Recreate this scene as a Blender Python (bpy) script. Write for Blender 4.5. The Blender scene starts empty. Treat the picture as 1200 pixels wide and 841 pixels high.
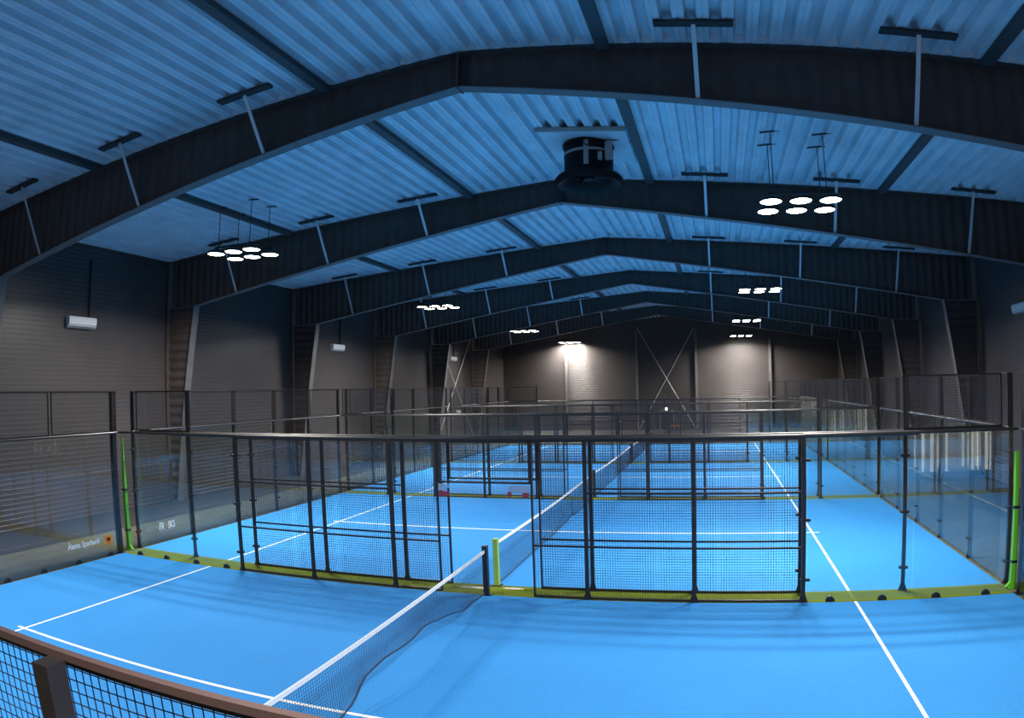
import bpy, math, random
from mathutils import Matrix, Vector, Euler
random.seed(7)
SC = bpy.context.scene
COL = SC.collection
PI = math.pi

# ------------------------------------------------------------------ camera, world, exposure
cam = bpy.data.cameras.new('camera')
cam_ob = bpy.data.objects.new('camera', cam)
COL.objects.link(cam_ob)
SC.camera = cam_ob
cam.type = 'PANO'                               # wide action-camera lens: a calibrated fisheye polynomial
cc = cam if hasattr(cam, 'panorama_type') else cam.cycles
cc.panorama_type = 'FISHEYE_LENS_POLYNOMIAL'
cc.fisheye_fov = PI
cc.fisheye_polynomial_k0 = 0.0
cc.fisheye_polynomial_k1 = -0.044065646681968634
cc.fisheye_polynomial_k2 = 2.7384534102535685e-06
cc.fisheye_polynomial_k3 = 1.0127816015485231e-05
cc.fisheye_polynomial_k4 = -1.9922420632094932e-07
cam.sensor_width, cam.sensor_height = 36.0, 36.0 * 841 / 1200
cam.shift_x, cam.shift_y = -0.0946737, 0.0173417
cam.clip_start, cam.clip_end = 0.05, 200
_r = ((0.98622472, 0.16410143, -0.0207731), (0.02421269, -0.01898755, 0.9995265), (-0.1636293, 0.98626071, 0.02269933))
_m = Matrix((_r[0], _r[1], [-v for v in _r[2]])).transposed().to_4x4()
_m.translation = Vector((4.438973, -11.711091, 4.034557))
cam_ob.matrix_world = _m

wd = bpy.data.worlds.new('world')
SC.world = wd
wd.use_nodes = True
_bg = next((n for n in wd.node_tree.nodes if n.type == 'BACKGROUND'), None) or wd.node_tree.nodes.new('ShaderNodeBackground')
_bg.inputs[0].default_value = (0.02, 0.03, 0.05, 1)
_bg.inputs[1].default_value = 0.0
vs = SC.view_settings
vs.view_transform = 'Standard'
vs.look = 'None'
vs.exposure = 0.0
vs.gamma = 1.0
vs.use_curve_mapping = False
SC.cycles.transparent_max_bounces = 48
SC.cycles.max_bounces = 8
SC.cycles.diffuse_bounces = 4
SC.cycles.glossy_bounces = 4
SC.cycles.caustics_reflective = False
SC.cycles.sample_clamp_indirect = 6.0
LAMP_W = 245.0            # each floodlight
LENS_E = 30.0

# ------------------------------------------------------------------ measures
FY = [-1.16 + 7.986 * i for i in range(7)]      # roof frames
WX, YN, YE = 15.5, -13.5, 47.0                  # side walls, near wall, end wall
zt = lambda x: 10.28 - 0.084 * abs(x)           # underside of the deck
zb = lambda x: 9.567 - 0.1666 * abs(x)          # underside of the rafters
XK, ZK = 13.95, 9.567 - 0.1666 * 13.95          # knee
W, GAP, HX = 10.16, 0.527, 10.03
CY = [(-W + k * (W + GAP), k * (W + GAP)) for k in range(4)]
WHICH = ['nearest', 'second', 'third', 'farthest']
H3, H4 = 3.06, 4.10


# ------------------------------------------------------------------ materials
def mat(name, col, rough=0.6, metal=0.0, spec=0.5, noise=None, bump=None):
    m = bpy.data.materials.new(name)
    m.use_nodes = True
    nt = m.node_tree
    b = nt.nodes['Principled BSDF']
    b.inputs['Base Color'].default_value = (*col, 1)
    b.inputs['Roughness'].default_value = rough
    b.inputs['Metallic'].default_value = metal
    b.inputs['Specular IOR Level'].default_value = spec
    if noise:                                   # (scale, amount, detail)
        tc = nt.nodes.new('ShaderNodeTexCoord')
        n = nt.nodes.new('ShaderNodeTexNoise')
        n.inputs['Scale'].default_value = noise[0]
        n.inputs['Detail'].default_value = noise[2]
        nt.links.new(tc.outputs['Object'], n.inputs['Vector'])
        cr = nt.nodes.new('ShaderNodeValToRGB')
        a = noise[1]
        cr.color_ramp.elements[0].position = 0.3
        cr.color_ramp.elements[1].position = 0.7
        cr.color_ramp.elements[0].color = (*[c * (1 - a) for c in col], 1)
        cr.color_ramp.elements[1].color = (*[min(1, c * (1 + a)) for c in col], 1)
        nt.links.new(n.outputs[0], cr.inputs[0])
        nt.links.new(cr.outputs[0], b.inputs['Base Color'])
        if bump:
            bp = nt.nodes.new('ShaderNodeBump')
            bp.inputs['Strength'].default_value = bump
            bp.inputs['Distance'].default_value = 0.01
            nt.links.new(n.outputs[0], bp.inputs['Height'])
            nt.links.new(bp.outputs[0], b.inputs['Normal'])
    return m


def turf_mat(name, col, big, fine):
    m = bpy.data.materials.new(name)
    m.use_nodes = True
    nt = m.node_tree
    b = nt.nodes['Principled BSDF']
    b.inputs['Roughness'].default_value = 0.85
    b.inputs['Specular IOR Level'].default_value = 0.15
    geo = nt.nodes.new('ShaderNodeNewGeometry')
    n1 = nt.nodes.new('ShaderNodeTexNoise')
    n1.inputs['Scale'].default_value = 0.9
    n1.inputs['Detail'].default_value = 4
    n2 = nt.nodes.new('ShaderNodeTexNoise')
    n2.inputs['Scale'].default_value = 38.0
    n2.inputs['Detail'].default_value = 2
    for n in (n1, n2):
        nt.links.new(geo.outputs['Position'], n.inputs['Vector'])
    mx = nt.nodes.new('ShaderNodeMath')
    mx.operation = 'MULTIPLY_ADD'
    mx.inputs[1].default_value = big
    mx.inputs[2].default_value = 1 - big * 0.5
    nt.links.new(n1.outputs[0], mx.inputs[0])
    my = nt.nodes.new('ShaderNodeMath')
    my.operation = 'MULTIPLY_ADD'
    my.inputs[1].default_value = fine
    my.inputs[2].default_value = -fine * 0.5
    nt.links.new(n2.outputs[0], my.inputs[0])
    ad = nt.nodes.new('ShaderNodeMath')
    ad.operation = 'ADD'
    nt.links.new(mx.outputs[0], ad.inputs[0])
    nt.links.new(my.outputs[0], ad.inputs[1])
    vm = nt.nodes.new('ShaderNodeVectorMath')
    vm.operation = 'SCALE'
    vm.inputs[0].default_value = col
    nt.links.new(ad.outputs[0], vm.inputs['Scale'])
    nt.links.new(vm.outputs[0], b.inputs['Base Color'])
    bp = nt.nodes.new('ShaderNodeBump')
    bp.inputs['Strength'].default_value = 0.4
    bp.inputs['Distance'].default_value = 0.01
    nt.links.new(n2.outputs[0], bp.inputs['Height'])
    nt.links.new(bp.outputs[0], b.inputs['Normal'])
    return m


def glass_mat(name, tint, f0):
    """Thin sheet: clear transmission plus a mirror that grows towards grazing view."""
    m = bpy.data.materials.new(name)
    m.use_nodes = True
    nt = m.node_tree
    nt.nodes.clear()
    out = nt.nodes.new('ShaderNodeOutputMaterial')
    tr = nt.nodes.new('ShaderNodeBsdfTransparent')
    tr.inputs[0].default_value = (*tint, 1)
    gl = nt.nodes.new('ShaderNodeBsdfGlossy')
    gl.inputs['Roughness'].default_value = 0.0
    gl.inputs[0].default_value = (1, 1, 1, 1)
    lw = nt.nodes.new('ShaderNodeLayerWeight')
    lw.inputs[0].default_value = 0.5
    pw = nt.nodes.new('ShaderNodeMath')
    pw.operation = 'POWER'
    pw.inputs[1].default_value = 5
    nt.links.new(lw.outputs['Facing'], pw.inputs[0])
    ma = nt.nodes.new('ShaderNodeMath')
    ma.operation = 'MULTIPLY_ADD'
    ma.inputs[1].default_value = 1 - f0
    ma.inputs[2].default_value = f0
    nt.links.new(pw.outputs[0], ma.inputs[0])
    mx = nt.nodes.new('ShaderNodeMixShader')
    nt.links.new(ma.outputs[0], mx.inputs[0])
    nt.links.new(tr.outputs[0], mx.inputs[1])
    nt.links.new(gl.outputs[0], mx.inputs[2])
    nt.links.new(mx.outputs[0], out.inputs[0])
    return m


def emit_mat(name, col, e):
    m = bpy.data.materials.new(name)
    m.use_nodes = True
    nt = m.node_tree
    nt.nodes.clear()
    out = nt.nodes.new('ShaderNodeOutputMaterial')
    em = nt.nodes.new('ShaderNodeEmission')
    em.inputs[0].default_value = (*col, 1)
    em.inputs[1].default_value = e
    nt.links.new(em.outputs[0], out.inputs[0])
    return m


M = {
    'steel': mat('dark_steel_paint', (0.016, 0.012, 0.012), 0.4, noise=(6, 0.1, 2)),
    'rail': mat('dark_rail_paint', (0.022, 0.018, 0.017), 0.4, spec=0.6),
    'brownrail': mat('brown_rail_paint', (0.085, 0.05, 0.046), 0.5),
    'wire': mat('dark_wire', (0.012, 0.014, 0.022), 0.5),
    'glass': glass_mat('court_glass', (0.93, 0.95, 0.95), 0.045),
    'blue': turf_mat('blue_turf', (0.036, 0.25, 0.63), 0.14, 0.30),
    'green': turf_mat('green_turf', (0.115, 0.155, 0.008), 0.5, 0.5),
    'line': mat('white_line', (0.86, 0.88, 0.9), 0.8, noise=(30, 0.06, 2)),
    'walkway': mat('olive_walkway', (0.085, 0.086, 0.060), 0.8, noise=(3, 0.2, 4)),
    'concrete': mat('dark_concrete', (0.035, 0.035, 0.036), 0.55, noise=(0.6, 0.25, 5)),
    'wall': mat('charcoal_panel', (0.07, 0.062, 0.062), 0.34, noise=(0.4, 0.12, 3)),
    'deck': mat('galvanised_deck', (0.66, 0.69, 0.74), 0.5, 0.0, noise=(1.3, 0.12, 4)),
    'beam': mat('dark_beam_paint', (0.07, 0.055, 0.05), 0.6, noise=(3, 0.15, 3)),
    'flange': mat('grey_flange_paint', (0.125, 0.122, 0.124), 0.5, noise=(3, 0.1, 3)),
    'galv': mat('galvanised_brace', (0.62, 0.66, 0.7), 0.45, 0.2),
    'plate': mat('dark_plate', (0.03, 0.032, 0.036), 0.7),
    'strut': mat('dark_strut', (0.055, 0.062, 0.07), 0.55),
    'housing': mat('lamp_housing', (0.03, 0.03, 0.032), 0.5),
    'lens': emit_mat('lamp_lens', (1.0, 0.94, 0.82), LENS_E),
    'white': mat('white_plastic', (0.8, 0.8, 0.8), 0.4),
    'grey': mat('grey_plastic', (0.22, 0.22, 0.23), 0.5),
    'net': mat('net_cord', (0.012, 0.02, 0.05), 0.7),
    'tape': mat('net_tape', (0.85, 0.86, 0.88), 0.7, noise=(20, 0.05, 2)),
    'closure': mat('pale_closure', (0.72, 0.75, 0.8), 0.6),
    'netpost': mat('black_net_post', (0.012, 0.015, 0.02), 0.45),
    'greenpost': mat('green_post', (0.30, 0.52, 0.10), 0.5),
    'greencorner': mat('green_corner', (0.16, 0.60, 0.03), 0.4),
    'fan': mat('fan_black', (0.006, 0.005, 0.006), 0.6, spec=0.25),
    'tan': mat('tan_strap', (0.42, 0.38, 0.34), 0.5),
    'clamp': mat('clamp_black', (0.012, 0.012, 0.014), 0.4),
    'ink': mat('white_vinyl', (0.95, 0.95, 0.95), 0.6),
    'inkgrey': mat('grey_vinyl', (0.30, 0.30, 0.31), 0.6),
    'orange': mat('orange_vinyl', (0.85, 0.30, 0.05), 0.6, noise=(9, 0.25, 3)),
    'orange2': mat('dark_orange_vinyl', (0.78, 0.19, 0.035), 0.6),
    'red': mat('red_card', (0.28, 0.035, 0.07), 0.6),
    'card': mat('white_card', (0.28, 0.42, 0.62), 0.6),
    'exit': emit_mat('lit_sign', (0.95, 1.0, 0.98), 2.2),
    'pane': emit_mat('lit_window', (1.0, 0.93, 0.8), 4.5),
    'curtain': mat('grey_curtain', (0.5, 0.5, 0.5), 0.9),
    'door': mat('dark_door', (0.022, 0.022, 0.026), 0.5),
}

_m2 = M['curtain']                              # thin cloth lets the lounge light glow through
_tl = _m2.node_tree.nodes.new('ShaderNodeBsdfTranslucent')
_tl.inputs[0].default_value = (0.30, 0.30, 0.30, 1)
_mx = _m2.node_tree.nodes.new('ShaderNodeMixShader')
_mx.inputs[0].default_value = 0.5
_m2.node_tree.links.new(_m2.node_tree.nodes['Principled BSDF'].outputs[0], _mx.inputs[1])
_m2.node_tree.links.new(_tl.outputs[0], _mx.inputs[2])
_m2.node_tree.links.new(_mx.outputs[0], next(n for n in _m2.node_tree.nodes if n.type == 'OUTPUT_MATERIAL').inputs[0])


# ------------------------------------------------------------------ mesh building
class MB:
    def __init__(s):
        s.v, s.f = [], []

    def box(s, x0, x1, y0, y1, z0, z1, caps=True):
        b = len(s.v)
        s.v += [(x0, y0, z0), (x1, y0, z0), (x1, y1, z0), (x0, y1, z0), (x0, y0, z1), (x1, y0, z1), (x1, y1, z1), (x0, y1, z1)]
        s.f += [(b, b + 3, b + 2, b + 1), (b + 4, b + 5, b + 6, b + 7), (b, b + 1, b + 5, b + 4), (b + 1, b + 2, b + 6, b + 5),
                (b + 2, b + 3, b + 7, b + 6), (b + 3, b, b + 4, b + 7)]
        return s

    def bar(s, p, q, w, h=None, up=(0, 0, 1), caps=True):
        """Rectangular bar from p to q, w across, h along up."""
        h = w if h is None else h
        p, q = Vector(p), Vector(q)
        d = (q - p).normalized()
        u = Vector(up)
        if abs(d.dot(u)) > 0.95:
            u = Vector((1, 0, 0)) if abs(d.x) < 0.9 else Vector((0, 1, 0))
        a = d.cross(u).normalized()
        u = a.cross(d).normalized()
        b = len(s.v)
        for c in (p, q):
            for i, j in ((-1, -1), (1, -1), (1, 1), (-1, 1)):
                s.v.append(tuple(c + a * (w / 2 * i) + u * (h / 2 * j)))
        for i in range(4):
            k = (i + 1) % 4
            s.f.append((b + i, b + k, b + 4 + k, b + 4 + i))
        if caps:
            s.f += [(b + 3, b + 2, b + 1, b), (b + 4, b + 5, b + 6, b + 7)]
        return s

    def tube(s, p, q, r0, r1=None, n=10, caps=True):
        r1 = r0 if r1 is None else r1
        p, q = Vector(p), Vector(q)
        d = (q - p).normalized()
        u = Vector((0, 0, 1)) if abs(d.z) < 0.9 else Vector((1, 0, 0))
        a = d.cross(u).normalized()
        u = a.cross(d)
        b = len(s.v)
        for c, r in ((p, r0), (q, r1)):
            for i in range(n):
                t = 2 * PI * i / n
                s.v.append(tuple(c + a * (r * math.cos(t)) + u * (r * math.sin(t))))
        for i in range(n):
            k = (i + 1) % n
            s.f.append((b + i, b + k, b + n + k, b + n + i))
        if caps:
            s.f += [tuple(b + i for i in reversed(range(n))), tuple(b + n + i for i in range(n))]
        return s

    def lathe(s, prof, c=(0, 0, 0), n=28):
        """(radius, z) profile turned about the vertical through c."""
        b = len(s.v)
        for r, z in prof:
            for i in range(n):
                t = 2 * PI * i / n
                s.v.append((c[0] + r * math.cos(t), c[1] + r * math.sin(t), c[2] + z))
        for j in range(len(prof) - 1):
            for i in range(n):
                k = (i + 1) % n
                s.f.append((b + j * n + i, b + j * n + k, b + (j + 1) * n + k, b + (j + 1) * n + i))
        return s

    def prism(s, pts, axis, a0, a1):
        """Extrude a polygon (2-D points in the plane normal to axis) from a0 to a1."""
        b, n = len(s.v), len(pts)
        for a in (a0, a1):
            for u, w in pts:
                s.v.append({'x': (a, u, w), 'y': (u, a, w), 'z': (u, w, a)}[axis])
        s.f += [tuple(b + i for i in reversed(range(n))), tuple(b + n + i for i in range(n))]
        for i in range(n):
            k = (i + 1) % n
            s.f.append((b + i, b + k, b + n + k, b + n + i))
        return s

    def sheet(s, rows):
        """Grid surface from rows of points of equal length."""
        b, n = len(s.v), len(rows[0])
        for r in rows:
            s.v += [tuple(p) for p in r]
        for j in range(len(rows) - 1):
            for i in range(n - 1):
                s.f.append((b + j * n + i, b + j * n + i + 1, b + (j + 1) * n + i + 1, b + (j + 1) * n + i))
        return s

    def mesh(s, name, m, smooth=False):
        me = bpy.data.meshes.new(name)
        me.from_pydata(s.v, [], s.f)
        me.materials.append(M[m] if isinstance(m, str) else m)
        if smooth:
            me.polygons.foreach_set('use_smooth', [True] * len(me.polygons))
            if hasattr(me, 'set_sharp_from_angle'):
                me.set_sharp_from_angle(angle=math.radians(40))
        me.update()
        return me


def put(name, me, parent=None, loc=(0, 0, 0), rot=(0, 0, 0), kind=None, label=None):
    o = bpy.data.objects.new(name, me)
    COL.objects.link(o)
    o.location = loc
    o.rotation_euler = rot
    if parent is not None:
        o.parent = parent
    if kind:
        o['kind'] = kind
    if label:
        o['label'] = label
    return o


def tag(o, label, cat, group=None, kind=None):
    o['label'] = label
    o['category'] = cat
    if group:
        o['group'] = group
    if kind:
        o['kind'] = kind
    return o


def thing(name, label, cat, loc=(0, 0, 0), group=None, rotz=0):
    o = bpy.data.objects.new(name, None)
    COL.objects.link(o)
    o.empty_display_size = 0.2
    o.location = loc
    o.rotation_euler = (0, 0, rotz)
    return tag(o, label, cat, group)


def structure(name, me, parent=None, **k):
    return put(name, me, parent, kind='structure', **k)


CACHE = {}


def cached(key, make):
    if key not in CACHE:
        CACHE[key] = make()
    return CACHE[key]


def box_mesh(name, dx, dy, dz, m):
    """Box centred in x and y, standing on z = 0."""
    return cached((name, dx, dy, dz, m), lambda: MB().box(-dx / 2, dx / 2, -dy / 2, dy / 2, 0, dz).mesh(name, m))


# ------------------------------------------------------------------ room shell
structure('floor', MB().box(-WX - .3, WX + .3, YN - .3, YE + .3, -0.3, 0).mesh('floor', 'concrete'))


def ribbed(u0, u1, z0, top):
    """Horizontally micro-profiled sheet as (u, depth, z) rows; top(u) gives its upper edge."""
    rows, z = [], z0
    n = 2 if callable(top) is False else 25
    us = [u0 + (u1 - u0) * i / (n - 1) for i in range(n)]
    tp = (lambda u: top) if not callable(top) else top
    zmax = max(tp(u) for u in us)
    while z < zmax:
        for dz, d in ((0, 0.0), (0.010, 0.007), (0.05, 0.007), (0.060, 0.0)):
            rows.append([(u, d, min(z + dz, tp(u))) for u in us])
        z += 0.15
    rows.append([(u, 0.0, tp(u)) for u in us])
    return rows


def wall_mesh(name, fn, u0, u1, top):
    mb = MB()
    mb.sheet([[fn(*p) for p in r] for r in ribbed(u0, u1, 0, top)])
    mb.sheet([[fn(u0, -0.25, 0), fn(u1, -0.25, 0)], [fn(u0, -0.25, 11), fn(u1, -0.25, 11)]])
    return mb.mesh(name, 'wall')


structure('wall_left', wall_mesh('wall_left', lambda u, d, z: (-WX + d, u, z), YN, YE, zt(WX) + .12))
structure('wall_right', wall_mesh('wall_right', lambda u, d, z: (WX - d, u, z), YN, YE, zt(WX) + .12))
structure('wall_back', wall_mesh('wall_back', lambda u, d, z: (u, YE - d, z), -WX, WX, lambda x: zt(x) + .12))
# near wall behind the camera: solid but for one long ground-floor window with a lit lounge behind it
WIN = (12.1, 15.4, 0.35, 2.06)
nw = MB()
nw.box(-WX, WIN[0], YN - .25, YN, 0, 10.5)
nw.box(WIN[1], WX, YN - .25, YN, 0, 10.5)
nw.box(WIN[0], WIN[1], YN - .25, YN, 0, WIN[2])
nw.box(WIN[0], WIN[1], YN - .25, YN, WIN[3], 10.5)
structure('wall_near', nw.mesh('wall_near', 'wall'))
fr = MB()
for x in (WIN[0], 13.2, 14.3, WIN[1]):
    fr.box(x - .03, x + .03, YN - .12, YN - .04, WIN[2], WIN[3])
for z in (WIN[2], WIN[3] - .06):
    fr.box(WIN[0], WIN[1], YN - .12, YN - .04, z, z + .06)
win = structure('window_1', fr.mesh('window_1', 'door'))
put('pane', MB().box(WIN[0], WIN[1], YN - .20, YN - .18, WIN[2], WIN[3]).mesh('pane', 'pane'), win)
for a, b in ((12.12, 12.48), (12.58, 12.84), (12.98, 13.46), (13.56, 14.54), (14.66, 14.78), (14.86, 15.12), (15.26, 15.33)):
    n = max(6, int((b - a) / 0.02))
    rows = []
    for zz in (WIN[2], WIN[3]):
        rows.append([(a + (b - a) * i / n, YN - .155 + .015 * math.sin((b - a) * i / n * 70), zz) for i in range(n + 1)])
    put('curtain', MB().sheet(rows).mesh('curtain', 'curtain', True), win)

# ceiling: trapezoidal steel deck, one sheet per bay and roof side
ceil = bpy.data.objects.new('ceiling', None)
COL.objects.link(ceil)
ceil['kind'] = 'structure'
PROF = [(0, 0), (.075, 0), (.085, .014), (.105, .014), (.115, 0), (.19, 0), (.23, .16), (.36, .16), (.40, 0)]


def deck(y0, y1, sg):
    pts, k = [], 0
    while k * .4 < WX + .3:
        for dx, dz in PROF[:-1]:
            x = min(k * .4 + dx, WX + .3)
            pts.append((sg * x, zt(x) + .012 + dz))
        k += 1
    mb = MB()
    mb.sheet([[(x, y0, z) for x, z in pts], [(x, y1, z) for x, z in pts]])
    mb.sheet([[(0, y0, zt(0) + .3), (sg * (WX + .3), y0, zt(WX + .3) + .3)], [(0, y1, zt(0) + .3), (sg * (WX + .3), y1, zt(WX + .3) + .3)]])
    return mb.mesh('roof_sheet', 'deck')


ed = [YN - .3, FY[0] - 7.986] + FY[:-1] + [YE + .3]
for y0, y1 in zip(ed[:-1], ed[1:]):
    for sg in (-1, 1):
        put('roof_sheet', deck(y0, y1, sg), ceil)

# gable columns of the end wall
for i, x in enumerate((-9.27, -2.68, 2.72, 9.35)):
    h = zb(x) - .1
    structure('trim_%d' % (i + 1), MB().box(x - .11, x + .11, YE - .32, YE, 0, h).mesh('gable_column', 'flange'))

# door in the end wall
d0 = structure('door_1', MB().box(-.62, .55, YE - .05, YE + .02, 0, 1.62).mesh('door_1', 'door'))
for a in ((-.70, -.62, 0, 1.72), (.55, .63, 0, 1.72), (-.62, .55, 1.62, 1.72)):
    put('door_frame', MB().box(a[0], a[1], YE - .10, YE, a[2], a[3]).mesh('door_frame', 'grey'), d0)
put('handle', MB().box(.36, .44, YE - .12, YE - .05, .95, 1.0).mesh('handle', 'grey'), d0)

# ------------------------------------------------------------------ roof frames
ORD = ['first', 'second', 'third', 'fourth', 'fifth', 'sixth', 'last']
AMP, LAM = 0.022, 0.34
xs_top = lambda: [i * LAM / 6 for i in range(int(WX / (LAM / 6)) + 1)]


def rafter_web(sg):
    lo, hi = [], []
    for x in xs_top():
        if x > 15.3:
            break
        y = AMP * math.sin(2 * PI * x / LAM)
        zlo = zb(x) if x <= XK else ZK
        lo.append((sg * x, y, zlo))
        hi.append((sg * x, y, zt(x) - .01))
    return MB().sheet([lo, hi]).mesh('rafter_web', 'beam', True)


def strip(pts, w, t, name, m):
    """Flange plate along (x, z) points: w wide in y, t thick."""
    mb = MB()
    for (xa, za), (xb, zb_) in zip(pts[:-1], pts[1:]):
        mb.bar((xa, 0, za), (xb, 0, zb_), w, t)
    return mb.mesh(name, m)


def column_web(sg):
    rows, z = [], 0.0
    while z <= ZK + .001:
        xi = 15.0 + (XK - 15.0) * z / ZK
        y = AMP * 1.3 * math.sin(2 * PI * z / LAM)
        rows.append([(sg * xi, y, z), (sg * 15.38, y, z)])
        z += LAM / 6
    return MB().sheet(rows).mesh('column_web', 'beam', True)


bolt = MB().tube((-.0, 0, 0), (.03, 0, 0), .018, n=6).mesh('bolt', 'steel')
brace_x = (4.33, 8.0, 11.95)


def brace_mesh(x):
    p, q = Vector((0, -.83, zt(x) - .05)), Vector((0, -.07, zb(x) + .03))
    return MB().bar(p, q, .075, .02, up=(0, 1, 0)).mesh('fly_brace', 'galv')


def portal(i):
    y = FY[i]
    t = thing('portal_frame', '%s dark steel roof frame %s' % (
        ORD[i], ['nearest the viewer with its bolted ridge joint at top', 'from the viewer crossing just behind the black roof fan',
                 'from the viewer seen below the second frame', 'from the viewer halfway down the hall', 'from the viewer far down the hall',
                 'from the viewer and farthest one in open hall'][i]), 'roof beam', (0, y, 0), 'dark steel roof frames')
    for sg in (-1, 1):
        put('rafter_web', cached(('rw', sg), lambda: rafter_web(sg)), t)
        put('bottom_flange', cached(('bf', sg), lambda: strip([(0, zb(0)), (sg * XK, ZK)], .26, .02, 'bottom_flange', 'flange')), t)
        put('top_flange', cached(('tf', sg), lambda: strip([(0, zt(0) - .01), (sg * 15.38, zt(15.38) - .01)], .26, .02, 'top_flange', 'beam')), t)
        put('column_web', cached(('cw', sg), lambda: column_web(sg)), t)
        put('column_flange', cached(('cf', sg), lambda: strip([(sg * 15.0, 0), (sg * XK, ZK)], .30, .02, 'column_flange', 'flange')), t)
        put('outer_flange', cached(('of', sg), lambda: strip([(sg * 15.40, 0), (sg * 15.40, zt(15.4))], .30, .02, 'outer_flange', 'beam')), t)
        for x in brace_x:
            b = put('brace_plate', cached(('bp', sg, x), lambda: MB().bar((-.65, 0, zt(x) - .03 + .055 * sg), (.65, 0, zt(x) - .03 - .055 * sg), .17, .05).mesh('brace_plate', 'plate')), t, (sg * x, -.84, 0))
            put('fly_brace', cached(('fb', x), lambda: brace_mesh(x)), t, (sg * x, 0, 0))
    clo = cached('closure', lambda: MB().prism([(.19, .012), (.23, .172), (.36, .172), (.40, .012)], 'y', -.004, .004).mesh('flute_closure', 'closure'))
    for sg in (-1, 1):
        for n in range(37):
            c0 = put('flute_closure', clo, t, (sg * n * .4, -.15, zt(n * .4 + .3)))
            if sg < 0:
                c0.scale = (-1, 1, 1)
    sp = put('splice_plate', cached('sp', lambda: MB().box(-.022, .022, -.16, .16, zb(0) - .03, zt(0) - .02).mesh('splice_plate', 'beam')), t)
    if i < 3:
        for k in range(5):
            for sg in (-1, 1):
                put('bolt', bolt, sp, (.022 * sg if sg > 0 else -.052, -.11, zb(0) + .08 + k * .13))
    return t


for i in range(6):
    portal(i)

# struts along the hall between the frames
SX = {-9.55: 'far left', -2.85: 'inner left', 2.72: 'inner right', 9.42: 'far right'}
ys = [FY[0] - 7.986] + FY
BAY = ['before the first roof frame'] + ['between the %s and %s roof frames' % (ORD[k], ORD[k + 1]) for k in range(5)] + ['between the sixth roof frame and end wall']
for x, side in SX.items():
    for k in range(7):
        y0, y1 = ys[k] + .14, ys[k + 1] - .14
        if k == 6:
            y1 = YE - .02
        o = put('roof_strut', cached(('strut', round(y1 - y0, 2), k == 6), lambda: MB().box(-.11, .11, 0, y1 - y0, -.115, 0).mesh('roof_strut', 'strut')), None, (x, y0, zt(x) - .004))
        tag(o, '%s dark roof strut %s' % (side, BAY[k]), 'strut', 'roof struts')

# ------------------------------------------------------------------ roof fan
FXc, FYc = 1.46, 3.8
zf = zt(FXc)
fan = thing('roof_fan', 'black round roof fan with flared mouth hanging near the ridge', 'fan', (FXc, FYc, 0))
put('curb_plate', MB().bar((-1.08, 0, zf - .02 + .09), (1.08, 0, zf - .02 - .09), 2.3, .04).mesh('curb_plate', 'deck'), fan)
fb = MB().bar((-1.1, -1.17, zf - .05 + .09), (1.1, -1.17, zf - .05 - .09), .06, .10)
put('curb_edge', fb.mesh('curb_edge', 'tan'), fan)
put('casing', MB().lathe([(.62, 9.35), (.62, zf - .04), (.66, zf - .04), (.66, zf - .10), (.62, zf - .10)], n=40).mesh('casing', 'fan', True), fan)
put('flared_mouth', MB().lathe([(.40, 9.36), (.62, 9.36), (.66, 9.33), (.80, 9.28), (.86, 9.20), (.85, 9.14), (.80, 9.06), (.70, 9.10), (.60, 9.2), (.52, 9.34), (.40, 9.36)], n=40).mesh('flared_mouth', 'fan', True), fan)
hubm = MB().lathe([(0.0, 9.22), (.12, 9.22), (.14, 9.26), (.14, 9.4), (0.0, 9.4)], n=16)
hb = put('hub', hubm.mesh('hub', 'fan', True), fan)
for k in range(6):
    put('blade', cached('blade', lambda: MB().bar((.12, 0, 9.31), (.56, 0, 9.31), .16, .01, up=(0, .5, .8)).mesh('blade', 'fan')), hb, rot=(0, 0, k * PI / 3))
a0 = math.atan2(-1, .12)


def fan_arc(z0, z1, r, a, b, n=24):
    rows = [[(r * math.cos(a + (b - a) * i / n), r * math.sin(a + (b - a) * i / n), z) for i in range(n + 1)] for z in (z0, z1)]
    return MB().sheet(rows)


put('band', fan_arc(9.80, 9.87, .632, PI * .98, PI * 1.85).mesh('band', 'tan'), fan)
put('strap', fan_arc(9.42, zf - .06, .64, a0 - .13, a0 + .06, 3).mesh('strap', 'tan'), fan)
tb = put('terminal_box', MB().box(.50, .68, -.52, -.40, 9.55, 10.02).mesh('terminal_box', 'tan'), fan)
put('box_lid', MB().box(.52, .66, -.535, -.52, 9.58, 9.99).mesh('box_lid', 'tan'), tb)
put('switch_box', MB().box(.34, .44, -.62, -.52, 9.52, 9.72).mesh('switch_box', 'tan'), fan)
cb = MB()
pts = [(.1, -.66, zf - .06), (-.02, -.72, 10.0), (.06, -.74, 9.88), (.2, -.72, 9.86), (.42, -.64, 9.93), (.56, -.50, 10.03), (.9, -.40, 10.06), (1.2, -.2, zf - .12)]
for p, q in zip(pts[:-1], pts[1:]):
    cb.tube(p, q, .014, n=6)
put('cable', cb.mesh('cable', 'fan'), fan)

# ------------------------------------------------------------------ floodlights
lamp_body = MB().lathe([(0, .16), (.06, .16), (.07, .11), (.21, .09), (.265, .03), (.265, -.03), (.245, -.03), (.245, 0), (0, 0)], n=20).mesh('lamp', 'housing', True)
lamp_lens = MB().lathe([(0, -.005), (.24, -.005), (.24, -.02), (.23, -.028), (0, -.03)], n=20).mesh('lens', 'lens', True)


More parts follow.
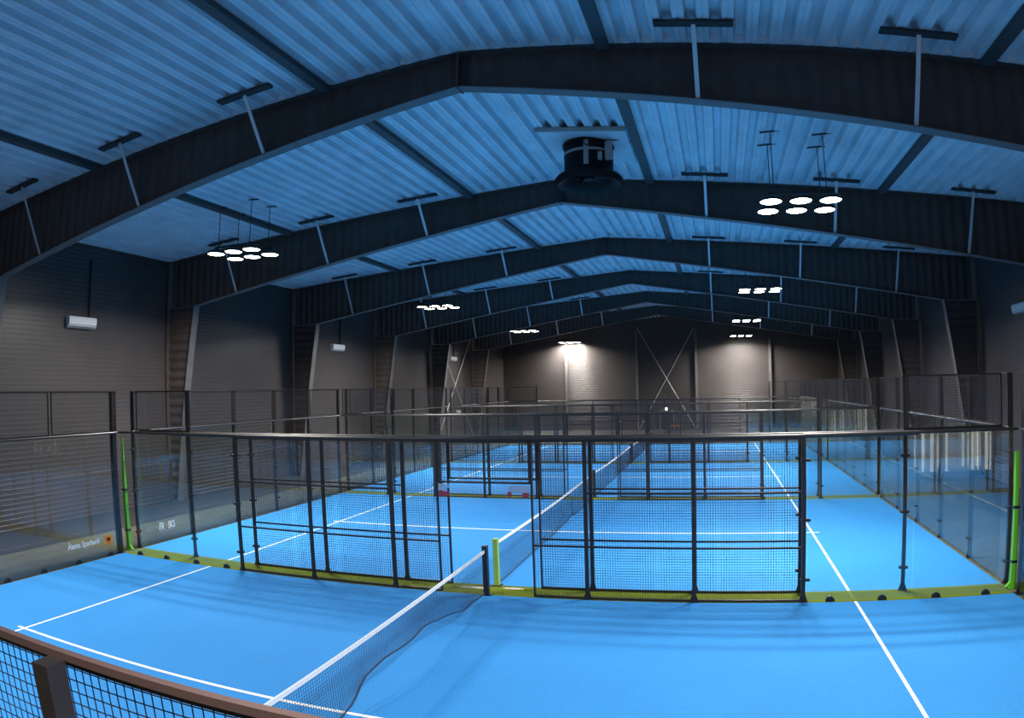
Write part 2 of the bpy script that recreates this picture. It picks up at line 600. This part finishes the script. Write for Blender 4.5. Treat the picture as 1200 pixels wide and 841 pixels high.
def floodlight(x, y, z, label, group):
    t = thing('floodlight_cluster', label, 'floodlight', (x, y, z), group)
    fm = MB()
    for yy in (-.425, .425):
        fm.box(-.75, .75, yy - .02, yy + .02, .17, .21)
    for xx in (-.6, .6):
        fm.box(xx - .02, xx + .02, -.45, .45, .21, .24)
    put('frame', fm.mesh('frame', 'housing'), t)
    for xx in (-.6, .6):
        for yy in (-.425, .425):
            L = zt(x + xx) - z - .02
            put('anchor_bar', cached(('anc', xx > 0, x > 0), lambda: MB().bar((-.24, 0, .02 * (1 if x < 0 else -1)), (.24, 0, .02 * (-1 if x < 0 else 1)), .05, .03).mesh('anchor_bar', 'housing')), t, (xx, yy, L + .018))
            put('cable', MB().tube((xx, yy, .24), (xx, yy, L), .012, n=5).mesh('cable', 'housing'), t)
    for xx in (-.68, 0, .68):
        for yy in (-.425, .425):
            lp = put('lamp', lamp_body, t, (xx, yy, .02))
            put('lens', lamp_lens, lp)
            ld = cached('lamp_light', make_lamp_light)
            lo = bpy.data.objects.new('lamp_light', ld)
            COL.objects.link(lo)
            lo.parent = lp
            lo.location = (0, 0, -.04)
    return t


def make_lamp_light():
    ld = bpy.data.lights.new('lamp_light', 'AREA')
    ld.shape = 'DISK'
    ld.size = .42
    ld.energy = LAMP_W
    ld.color = (1.0, 0.95, 0.86)
    ld.spread = math.radians(160)
    return ld


LP = [(-8.95, 3.62), (-8.95, 17.8), (-9.05, 32.9), (-8.75, 46.0)]
RP = [(6.5, 3.15), (6.5, 16.95), (6.56, 30.8), (6.72, 44.3)]
WH = ['largest and nearest', 'second nearest', 'third nearest', 'farthest, against the end wall,']
for (x, y), w in zip(LP, WH):
    floodlight(x, y, 8.1, '%s cluster of six lit round floodlights on the left side' % w, 'left floodlight clusters')
for (x, y), w in zip(RP, WH):
    floodlight(x, y, 8.1, '%s cluster of six lit round floodlights on the right side' % w, 'right floodlight clusters')
floodlight(-8.95, -11.6, 8.1, 'cluster of six lit round floodlights above the viewer on the left', 'left floodlight clusters')
floodlight(6.5, -11.9, 8.1, 'cluster of six lit round floodlights above the viewer on the right', 'right floodlight clusters')

# ------------------------------------------------------------------ ground: turf mat, courts, lines
for k, (ya, yb, w) in enumerate([(-10.75, CY[0][0] + .06, 'below the nearest fence under the viewer')] + [
        (CY[i][1] - .06, CY[i + 1][0] + .06, 'between the %s and %s blue courts' % (WHICH[i], WHICH[i + 1])) for i in range(3)] + [
        (CY[3][1] - .06, CY[3][1] + .5, 'beyond the far fence of the farthest court')]):
    o = put('turf_strip', MB().box(-10.02, 10.02, ya, yb, 0, .010).mesh('turf_strip', 'green'))
    tag(o, 'yellow-green artificial turf strip ' + w, 'turf', 'green turf strips')
for sg in (-1, 1):
    xa, xb = sorted((sg * 10.035, sg * 12.7))
    o = put('walkway_mat', MB().box(xa, xb, -10.75, YE - 1.5, 0, .006).mesh('walkway_mat', 'walkway'))
    tag(o, 'olive grey walkway mat along the %s side outside the glass' % ('left' if sg < 0 else 'right'), 'mat', 'side walkways')
line_x = MB().box(-6.96 - .2, 6.96 + .2, -.027, .027, 0, .004).mesh('center_line', 'line')
line_y = MB().box(-.027, .027, -W / 2 + .06, W / 2 - .06, 0, .004).mesh('service_line', 'line')
court_me = MB().box(-HX, HX, -W / 2 + .06, W / 2 - .06, 0, .012).mesh('court', 'blue')
for k, (y0, y1) in enumerate(CY):
    c = put('padel_court', court_me, None, (0, (y0 + y1) / 2, 0))
    tag(c, ['nearest bright blue padel court across the bottom of the hall', 'second blue padel court behind the first wire fence',
            'third blue padel court beyond the second court', 'farthest blue padel court before the end wall'][k], 'court', 'blue padel courts')
    put('center_line', line_x, c, (0, 0, .012))
    for sg in (-1, 1):
        put('service_line', line_y, c, (sg * 6.96, 0, .0125))

# ------------------------------------------------------------------ nets


def net_mesh(bottom, L, zt_=.86):
    mb = MB()
    rr = .0016
    n = int(L / .045)

    def bz(s):
        for (a, za), (b, zb_) in zip(bottom[:-1], bottom[1:]):
            if a <= s <= b:
                u = (s - a) / (b - a)
                u = u * u * (3 - 2 * u)
                return za + (zb_ - za) * u
        return bottom[-1][1]
    bx = lambda s: .05 * math.sin(s * 3.1) * min(1, bz(s) * 6) + .012 * math.sin(s * 1.7)
    for i in range(n + 1):
        s = L * i / n
        mb.bar((bx(s), s, bz(s)), (0, s, zt_), rr * 2, rr * 2, up=(0, 1, 0), caps=False)
    for j in range(0, 19):
        f = j / 19
        for i in range(0, n, 3):
            s, s2 = L * i / n, L * min(i + 3, n) / n
            mb.bar((bx(s) * (1 - f), s, bz(s) + (zt_ - bz(s)) * f), (bx(s2) * (1 - f), s2, bz(s2) + (zt_ - bz(s2)) * f), rr * 2, rr * 2, caps=False)
    cord = MB()
    for i in range(60):
        s, s2 = L * i / 60, L * (i + 1) / 60
        cord.bar((bx(s), s, bz(s)), (bx(s2), s2, bz(s2)), .02, .014)
    return mb.mesh('netting', 'net'), cord.mesh('bottom_cord', 'net')


for k, (y0, y1) in enumerate(CY):
    a, b = y0 + .08, y1 - .06
    L = b - a
    t = thing('padel_net', '%s with white top tape%s' % (
        ['nearest padel net on the nearest blue court', 'padel net on the second blue court', 'padel net on the third blue court', 'padel net on the farthest blue court'][k],
        [' and bunched bottom hem', ' between two green posts', '', ''][k]), 'net', (0, a, .013), 'padel nets')
    if k == 0:
        bot = [(0, .03), (4.4, .04), (5.0, .12), (5.6, .3), (6.1, .36), (7.2, .35), (8.0, .26), (9.0, .11), (L, .04)]
    else:
        bot = [(0, .03), (3, .02), (6.3, .03), (6.8, .14), (7.2, .03), (L, .03)]
    nm, cm = net_mesh(bot, L)
    put('netting', nm, t, kind='stuff')
    put('bottom_cord', cm, t)
    tp = MB()
    for i in range(20):
        s, s2 = L * i / 20, L * (i + 1) / 20
        dz = lambda q: -.05 * math.sin(PI * q / L)
        tp.bar((0, s, .875 + dz(s)), (0, s2, .875 + dz(s2)), .016, .06)
    put('top_tape', tp.mesh('top_tape', 'tape'), t)
    pm = 'greenpost' if k == 1 else 'netpost'
    for s, far in ((-.03, 0), (L + .02, 1)):
        p = put('net_post', cached(('np', pm), lambda: MB().box(-.05, .05, -.05, .05, 0, .96).mesh('net_post', pm)), t, (0, s, 0))
        put('post_cap', cached(('nc', pm), lambda: MB().box(-.055, .055, -.055, .055, .96, .98).mesh('post_cap', pm)), p)
        put('foot_plate', cached('nf', lambda: MB().box(-.10, .10, -.08, .08, 0, .012).mesh('foot_plate', 'netpost')), p)

# ------------------------------------------------------------------ fences
PITCH, WR = .05, .0036


def wires(w, z0, z1):
    def make():
        mb = MB()
        n = max(1, round(w / PITCH))
        m = max(1, round((z1 - z0) / PITCH))
        r = WR / 2
        for i in range(1, n):
            x = w * i / n
            mb.bar((x, 0, z0), (x, 0, z1), r * 2, r * 2, caps=False)
        for j in range(1, m):
            z = z0 + (z1 - z0) * j / m
            mb.bar((0, 0, z), (w, 0, z), r * 2, r * 2, caps=False)
        return mb.mesh('wire_mesh', 'wire')
    return cached(('wm', round(w, 3), round(z0, 3), round(z1, 3)), make)


def mesh_panel(parent, x, w, z0, z1, rails, loc_y=0, along='x', tw=.034, frame='steel'):
    """Framed welded-mesh panel starting at x, w wide; rails are extra horizontal tubes."""
    def make():
        mb = MB()
        h = tw / 2
        for xx in ((h, w - h) if along == 'y' or w < 1.96 else ()):
            mb.box(xx - h, xx + h, -h, h, z0, z1)
        for z in [z0 + h, z1 - h] + list(rails):
            mb.box(0, w, -h, h, z - h, z + h)
        return mb.mesh('mesh_panel', frame)
    me = cached(('mp', round(w, 3), z0, z1, tuple(rails), tw, frame), make)
    rot = (0, 0, 0) if along == 'x' else (0, 0, PI / 2)
    loc = (x, loc_y, 0) if along == 'x' else (loc_y, x, 0)
    p = put('mesh_panel', me, parent, loc, rot)
    put('wire_mesh', wires(w, z0, z1), p, kind='stuff')
    return p


def post(parent, x, y, h, wx=.10, wy=.08, foot=True):
    p = put('post', cached(('post', wx, wy, h), lambda: MB().box(-wx / 2, wx / 2, -wy / 2, wy / 2, 0, h).mesh('post', 'steel')), parent, (x, y, 0))
    if foot:
        def mk():
            mb = MB().box(-wx / 2 - .05, wx / 2 + .05, -wy / 2 - .02, wy / 2 + .02, 0, .014)
            for sg in (-1, 1):
                mb.prism([(sg * wx / 2, .014), (sg * (wx / 2 + .045), .014), (sg * wx / 2, .15)], 'y', -.008, .008)
            return mb.mesh('foot_plate', 'steel')
        put('foot_plate', cached(('foot', wx, wy), mk), p)
    return p


def pane(parent, x, w, h, loc_y=0, along='x'):
    me = cached(('pane', round(w, 3), h), lambda: MB().box(.006, w - .006, -.006, .006, .03, h).mesh('glass_pane', 'glass'))
    return put('glass_pane', me, parent, (x, loc_y, 0) if along == 'x' else (loc_y, x, 0), (0, 0, 0 if along == 'x' else PI / 2))


disc = MB().prism([(.085 * math.cos(PI * i / 10), .10 * math.sin(PI * i / 10)) for i in range(11)], 'y', -.022, .022).mesh('bottom_clamp', 'clamp')
sclamp = MB().box(-.085, .085, -.035, .035, -.025, .025).mesh('glass_clamp', 'clamp')

SIDE = ['near', 'far']


def side_fence(k, s):
    """Fence along the long side of court k: s = 0 near, 1 far."""
    pan = k == 0                                   # the nearest court is of the frameless type
    y = CY[k][s]
    out = -1 if s == 0 else 1
    lab = {(0, 0): 'wire and glass fence with brown top rail below the viewer', (0, 1): 'frontmost full-width black wire and glass fence behind the nearest net'}.get(
        (k, s), '%s long side fence of black mesh and glass on the %s court' % (SIDE[s], WHICH[k]))
    t = thing('side_fence', lab, 'fence', (0, y, .010), 'long court fences')
    px = [-6, -4, -2, 2, 4, 6] if pan else [-8, -6, -4, -2, 2, 4, 6, 8]
    yo = 0
    big = k == 0 and s == 0
    for x in px:
        tall = abs(x) == 8
        post(t, x + (.075 if big else 0), -.098 if big else yo, H4 if tall else H3 - .02, .10 if big else .072, .09 if big else .05)
    rails = (1.02, 2.04)
    for x in (-6, -4, 2, 4):
        mesh_panel(t, x, 2.0, 0.01, H3 - .03, rails)
    mesh_panel(t, -2, 1.05, 0.01, H3 - .03, (1.02,))
    mesh_panel(t, .95, 1.05, 0.01, H3 - .03, (1.02,))
    hd = mesh_panel(t, -.95, 1.9, 2.2, H3 - .03, ())
    hd.name = 'gate_header'
    if pan:
        if big:
            put('top_rail', cached('tr0', lambda: MB().box(-6.05, 6.05, -.016, .016, H3 - .026, H3 + .006).mesh('top_rail', 'brownrail')), t, (0, -.035, 0))
        else:
            put('top_rail', cached('tr1', lambda: MB().tube((-6.05, 0, H3), (6.05, 0, H3), .033, n=14).mesh('top_rail', 'rail', True)), t)
        for sg in (-1, 1):
            put('top_rail', cached('tr2', lambda: MB().tube((-1.05, 0, H3), (1.05, 0, H3), .045, n=14).mesh('top_rail', 'rail', True)), t, (sg * 7.05, 0, 0))
            put('top_rail', cached('tr3', lambda: MB().tube((-.97, 0, H3 + .01), (.97, 0, H3 + .01), .028, n=12).mesh('top_rail', 'rail', True)), t, (sg * 9.06, 0, 0))
            for x in (6.06, 8.03):
                pane(t, sg * x if sg > 0 else -x - 1.96, 1.96, H3)
            for x in (6.5, 7.47, 8.5, 9.48):
                put('bottom_clamp', disc, t, (sg * x, 0, .0))
            for z in (.42, 1.53, 2.62):
                put('glass_clamp', sclamp, t, (sg * 6.03, 0, z))
    else:
        put('top_rail', cached('tr4', lambda: MB().tube((-10, 0, H3), (10, 0, H3), .028, n=12).mesh('top_rail', 'rail', True)), t, (0, 0, 0))
        for sg in (-1, 1):
            for x in (6.05, 8.05):
                pane(t, sg * x if sg > 0 else -x - 1.9, 1.9, H3 - .03)
            for x, e in ((6, 1), (8, 1)):
                for z in (.45, 1.53, 2.60):
                    put('glass_clamp', sclamp, t, (sg * x, yo * .35, z))
            mesh_panel(t, 8.05 if sg > 0 else -9.95, 1.9, H3 + .03, H4, (), tw=.03)
    if (k, s) == (0, 1):                           # white and red cards wired to the gate frame
        yy = -.03
        for x0, x1, z0, z1, m in ((-.93, -.80, 2.06, 2.18, 'card'), (-.76, -.70, 2.10, 2.18, 'card'), (-.93, -.72, 1.94, 2.04, 'red'),
                                  (.52, .92, 2.04, 2.17, 'card'), (.50, .58, 1.96, 2.05, 'red'), (.80, .92, 1.95, 2.04, 'red')):
            put('gate_card', MB().box(x0, x1, yy - .012, yy, z0, z1).mesh('gate_card', m), t, label='small red card' if m == 'red' else 'small white card')
    return t


def lettering(parent, text, size, m, loc, rot, squash=1.0, name='lettering'):
    cu = bpy.data.curves.new(name, 'FONT')
    cu.body = text
    cu.size = size
    cu.extrude = .001
    cu.offset = size * .018
    cu.materials.append(M[m])
    tmp = bpy.data.objects.new('tmp', cu)
    COL.objects.link(tmp)
    me = bpy.data.meshes.new_from_object(tmp.evaluated_get(bpy.context.evaluated_depsgraph_get()))
    bpy.data.objects.remove(tmp)
    me.name = name
    o = put(name, me, parent, loc, rot)
    o.scale = (squash, 1, 1)
    return o


def end_fence(k, sg):
    """Glass end wall of court k at x = sg * 10 with one metre of mesh above."""
    y0, y1 = CY[k]
    pan = k == 0
    t = thing('end_fence', '%s glass end fence with mesh top on the %s court' % ('left' if sg < 0 else 'right', WHICH[k]), 'fence', (sg * 10.10, y0, .007), 'glass end fences')
    L = y1 - y0
    xo = sg * .05
    if pan:
        n, ps = 5, [.06, L - .10]
        for yy in ps:
            post(t, xo, yy, H4, .12, .12)
    else:
        n, ps = 5, [.04 + (L - .08) * i / 5 for i in range(6)]
        for yy in ps:
            post(t, xo, yy, H4, .075, .07)
    seg = L / n
    panes = []
    for i in range(n):
        panes.append(pane(t, i * seg + (.02 if not pan else 0), seg - (.04 if not pan else 0), H3 - .03, 0, 'y'))
        mesh_panel(t, i * seg + .03, seg - .06, H3 + .03, H4, (), 0, 'y', tw=.028)
        if pan:
            for u in (.28, .77):
                put('bottom_clamp', disc, t, (0, i * seg + u * seg, 0), (0, 0, PI / 2))
        else:
            for z in (.45, 1.53, 2.6):
                put('glass_clamp', sclamp, t, (0, i * seg, z), (0, 0, PI / 2))
    put('middle_rail', cached(('mr', round(L, 2)), lambda: MB().tube((0, 0, H3), (0, L, H3), .028, n=12).mesh('middle_rail', 'rail', True)), t)
    put('top_rail', cached(('tpr', round(L, 2)), lambda: MB().box(-.02, .02, 0, L, H4 - .012, H4 + .012).mesh('top_rail', 'rail')), t)
    if sg < 0 and k == 0:                          # sponsor print on the glass: words and an orange disc
        # local x of the pane runs along the court, local -y faces the court
        gp = panes[4]
        r = (PI / 2, 0, 0)
        yl = lambda y: (y - y0) - 4 * seg
        lettering(gp, '\u00c5lems Sparbank', .19, 'ink', (yl(-1.76), -.008, .39), r, .80)
        dm = MB().tube((0, -.0035, 0), (0, 0, 0), .135, n=28).mesh('emblem', 'orange')
        e = put('emblem', dm, gp, (yl(-.50), -.007, .425))
        # an oak-tree-like mark cut in darker orange
        tr = MB()
        for cx, cz, rr in ((0, .035, .05), (-.045, .01, .038), (.045, .01, .038), (0, -.005, .045)):
            tr.tube((cx, -.006, cz), (cx, -.004, cz), rr, n=14)
        tr.box(-.012, .012, -.006, -.004, -.085, -.01)
        tr.box(-.06, .06, -.006, -.004, -.095, -.08)
        put('emblem_mark', tr.mesh('emblem_mark', 'orange2'), gp, (yl(-.50), -.007, .425))
    if sg < 0 and k == 1:
        gp = panes[0]
        r = (PI / 2, 0, 0)
        o = lettering(gp, 'FR', .27, 'ink', (1.27 - y0 - .02, -.008, .345), r, .62)
        o = lettering(gp, 'i', .20, 'inkgrey', (1.52 - y0 - .02, -.008, .345), r, .8)
        o = lettering(gp, 'SKS', .27, 'ink', (1.60 - y0 - .02, -.008, .345), r, .62)
        put('underline', MB().box(1.27 - y0 - .02, 1.87 - y0 - .02, -.009, -.007, .275, .315).mesh('underline', 'inkgrey'), gp)
    return t


for k in range(4):
    for s in (0, 1):
        side_fence(k, s)
    for sg in (-1, 1):
        end_fence(k, sg)

# green corner posts in the gap behind the nearest court
for sg in (-1, 1):
    mb = MB()
    w0, w1 = (.05, .02)
    top = 2.9 if sg < 0 else 2.62
    rows = []
    for z, w in ((0, .055), (.5, .05), (1.6, .04), (top, .014 if sg < 0 else .035)):
        rows.append([(-w, -w, z), (w, -w, z), (w, w, z), (-w, w, z), (-w, -w, z)])
    mb.sheet(rows)
    mb.box(-.10, .10, -.08, .08, 0, .02)
    mb.prism([(.03, .02), (.14, .02), (.03, .16)], 'y', -.03, .03) if sg < 0 else mb.prism([(-.03, .02), (-.14, .02), (-.03, .16)], 'y', -.03, .03)
    o = put('corner_post', mb.mesh('corner_post', 'greencorner'), None, (-10.22 if sg < 0 else 10.14, .27, .010))
    tag(o, 'bright green corner post at the %s end of the frontmost fence' % ('left' if sg < 0 else 'right'), 'post', 'green corner posts')
    for z in (.5, 1.55):
        put('clip', MB().box(-.06, .06, -.06, .06, z, z + .05).mesh('clip', 'clamp'), o)

# ------------------------------------------------------------------ wall furniture


def ac_unit(x, y, z, sg, label):
    """Split air-conditioner indoor unit; sg = +1 when it faces +x."""
    t = thing('air_conditioner', label, 'air conditioner', (x, y, z), 'wall air conditioners', 0 if sg > 0 else PI)
    put('body', cached('acb', lambda: MB().prism([(0, .36), (0, 0), (.12, 0), (.22, .09), (.24, .30), (.21, .36)], 'y', -.56, .56).mesh('body', 'white')), t)
    put('air_flap', cached('acf', lambda: MB().bar((.13, -.52, .018), (.13, .52, .018), .10, .014, up=(.65, 0, -.75)).mesh('air_flap', 'grey')), t)
    put('front_seam', cached('acs', lambda: MB().box(.225, .232, -.55, .55, .10, .112).mesh('front_seam', 'grey')), t)
    put('pipe_cover', cached('acp', lambda: MB().box(0, .06, .36, .42, .36, 2.3).mesh('pipe_cover', 'plate')), t)
    return t


ac_unit(-WX + .02, 2.72, 6.2, 1, 'nearest white wall air conditioner high on the left wall')
ac_unit(-WX + .02, 18.7, 6.18, 1, 'second white wall air conditioner along the left wall')
ac_unit(-WX + .02, 34.6, 6.16, 1, 'farthest small white air conditioner on the left wall')
ac_unit(WX - .02, 10.6, 6.22, -1, 'white wall air conditioner high on the right wall')

el = thing('emergency_light', 'small lit white emergency sign above the end wall door', 'sign', (-.06, YE - .08, 1.72))
put('housing', MB().box(-.24, .24, 0, .08, -.02, .28).mesh('housing', 'white'), el)
put('lit_face', MB().box(-.22, .22, -.012, 0, 0, .26).mesh('lit_face', 'exit'), el)
for x, side in ((-4.33, 'left one of two'), (-2.13, 'right one of two and nearer the door')):
    o = put('wall_plate', MB().box(-.17, .17, -.02, 0, -.05, .05).mesh('wall_plate', 'white'), None, (x, YE - .0, .80))
    tag(o, 'small white plate low on the end wall, %s' % side, 'plate', 'white end wall plates')
    put('bracket', MB().box(-.36, -.30, -.04, 0, -.08, .08).mesh('bracket', 'grey'), o)

xb = thing('cross_brace', 'thin crossed steel rods in the middle of the end wall', 'brace', (0, YE - .18, 0))
put('brace_rod', MB().tube((-2.6, 0, 9.3), (2.6, 0, -.0), .02, n=6).mesh('brace_rod', 'galv'), xb)
put('brace_rod', MB().tube((2.6, .05, 9.2), (-2.6, .05, .0), .02, n=6).mesh('brace_rod', 'galv'), xb)
xl = thing('cross_brace', 'thin crossed steel rods on the left wall far down the hall', 'brace', (-15.32, 0, 0))
put('brace_rod', MB().tube((0, FY[4] + .3, .0), (0, FY[5] - .3, 8.5), .03, n=6).mesh('brace_rod', 'galv'), xl)
put('brace_rod', MB().tube((.06, FY[5] - .3, .0), (.06, FY[4] + .3, 8.5), .03, n=6).mesh('brace_rod', 'galv'), xl)

# ------------------------------------------------------------------ small things on the floor
M['sand'] = mat('pale_sand', (0.62, 0.58, 0.5), 0.95, noise=(14, 0.2, 4))
for x, y, a, b, w in ((-.42, .36, .38, .07, 'left of the green net post'), (.40, .43, .24, .05, 'right of the green net post')):
    mb = MB()
    n = 22
    ring = [(a * math.cos(2 * PI * i / n) * random.uniform(.75, 1.1), b * math.sin(2 * PI * i / n) * random.uniform(.75, 1.1)) for i in range(n)]
    mb.v = [(0, 0, .012)] + [(u * .6, v * .6, .009) for u, v in ring] + [(u, v, 0) for u, v in ring]
    for i in range(n):
        k = (i + 1) % n
        mb.f += [(0, 1 + i, 1 + k), (1 + i, 1 + n + i, 1 + n + k, 1 + k)]
    o = put('sand_patch', mb.mesh('sand_patch', 'sand', True), None, (x, y, .0102))
    tag(o, 'pale spilled sand patch on the green strip ' + w, 'sand', 'sand patches')
M['orangewood'] = mat('orange_brown_wood', (0.34, 0.11, 0.03), 0.6, noise=(8, 0.2, 3))
bn = thing('bench', 'low orange brown bench by the end wall door', 'bench', (.78, 45.6, 0))
put('seat', MB().box(-.55, .55, -.18, .18, .38, .43).mesh('seat', 'orangewood'), bn)
for sx in (-.45, .45):
    put('leg', cached('bleg', lambda: MB().box(-.04, .04, -.16, .16, 0, .38).mesh('leg', 'orangewood')), bn, (sx, 0, 0))
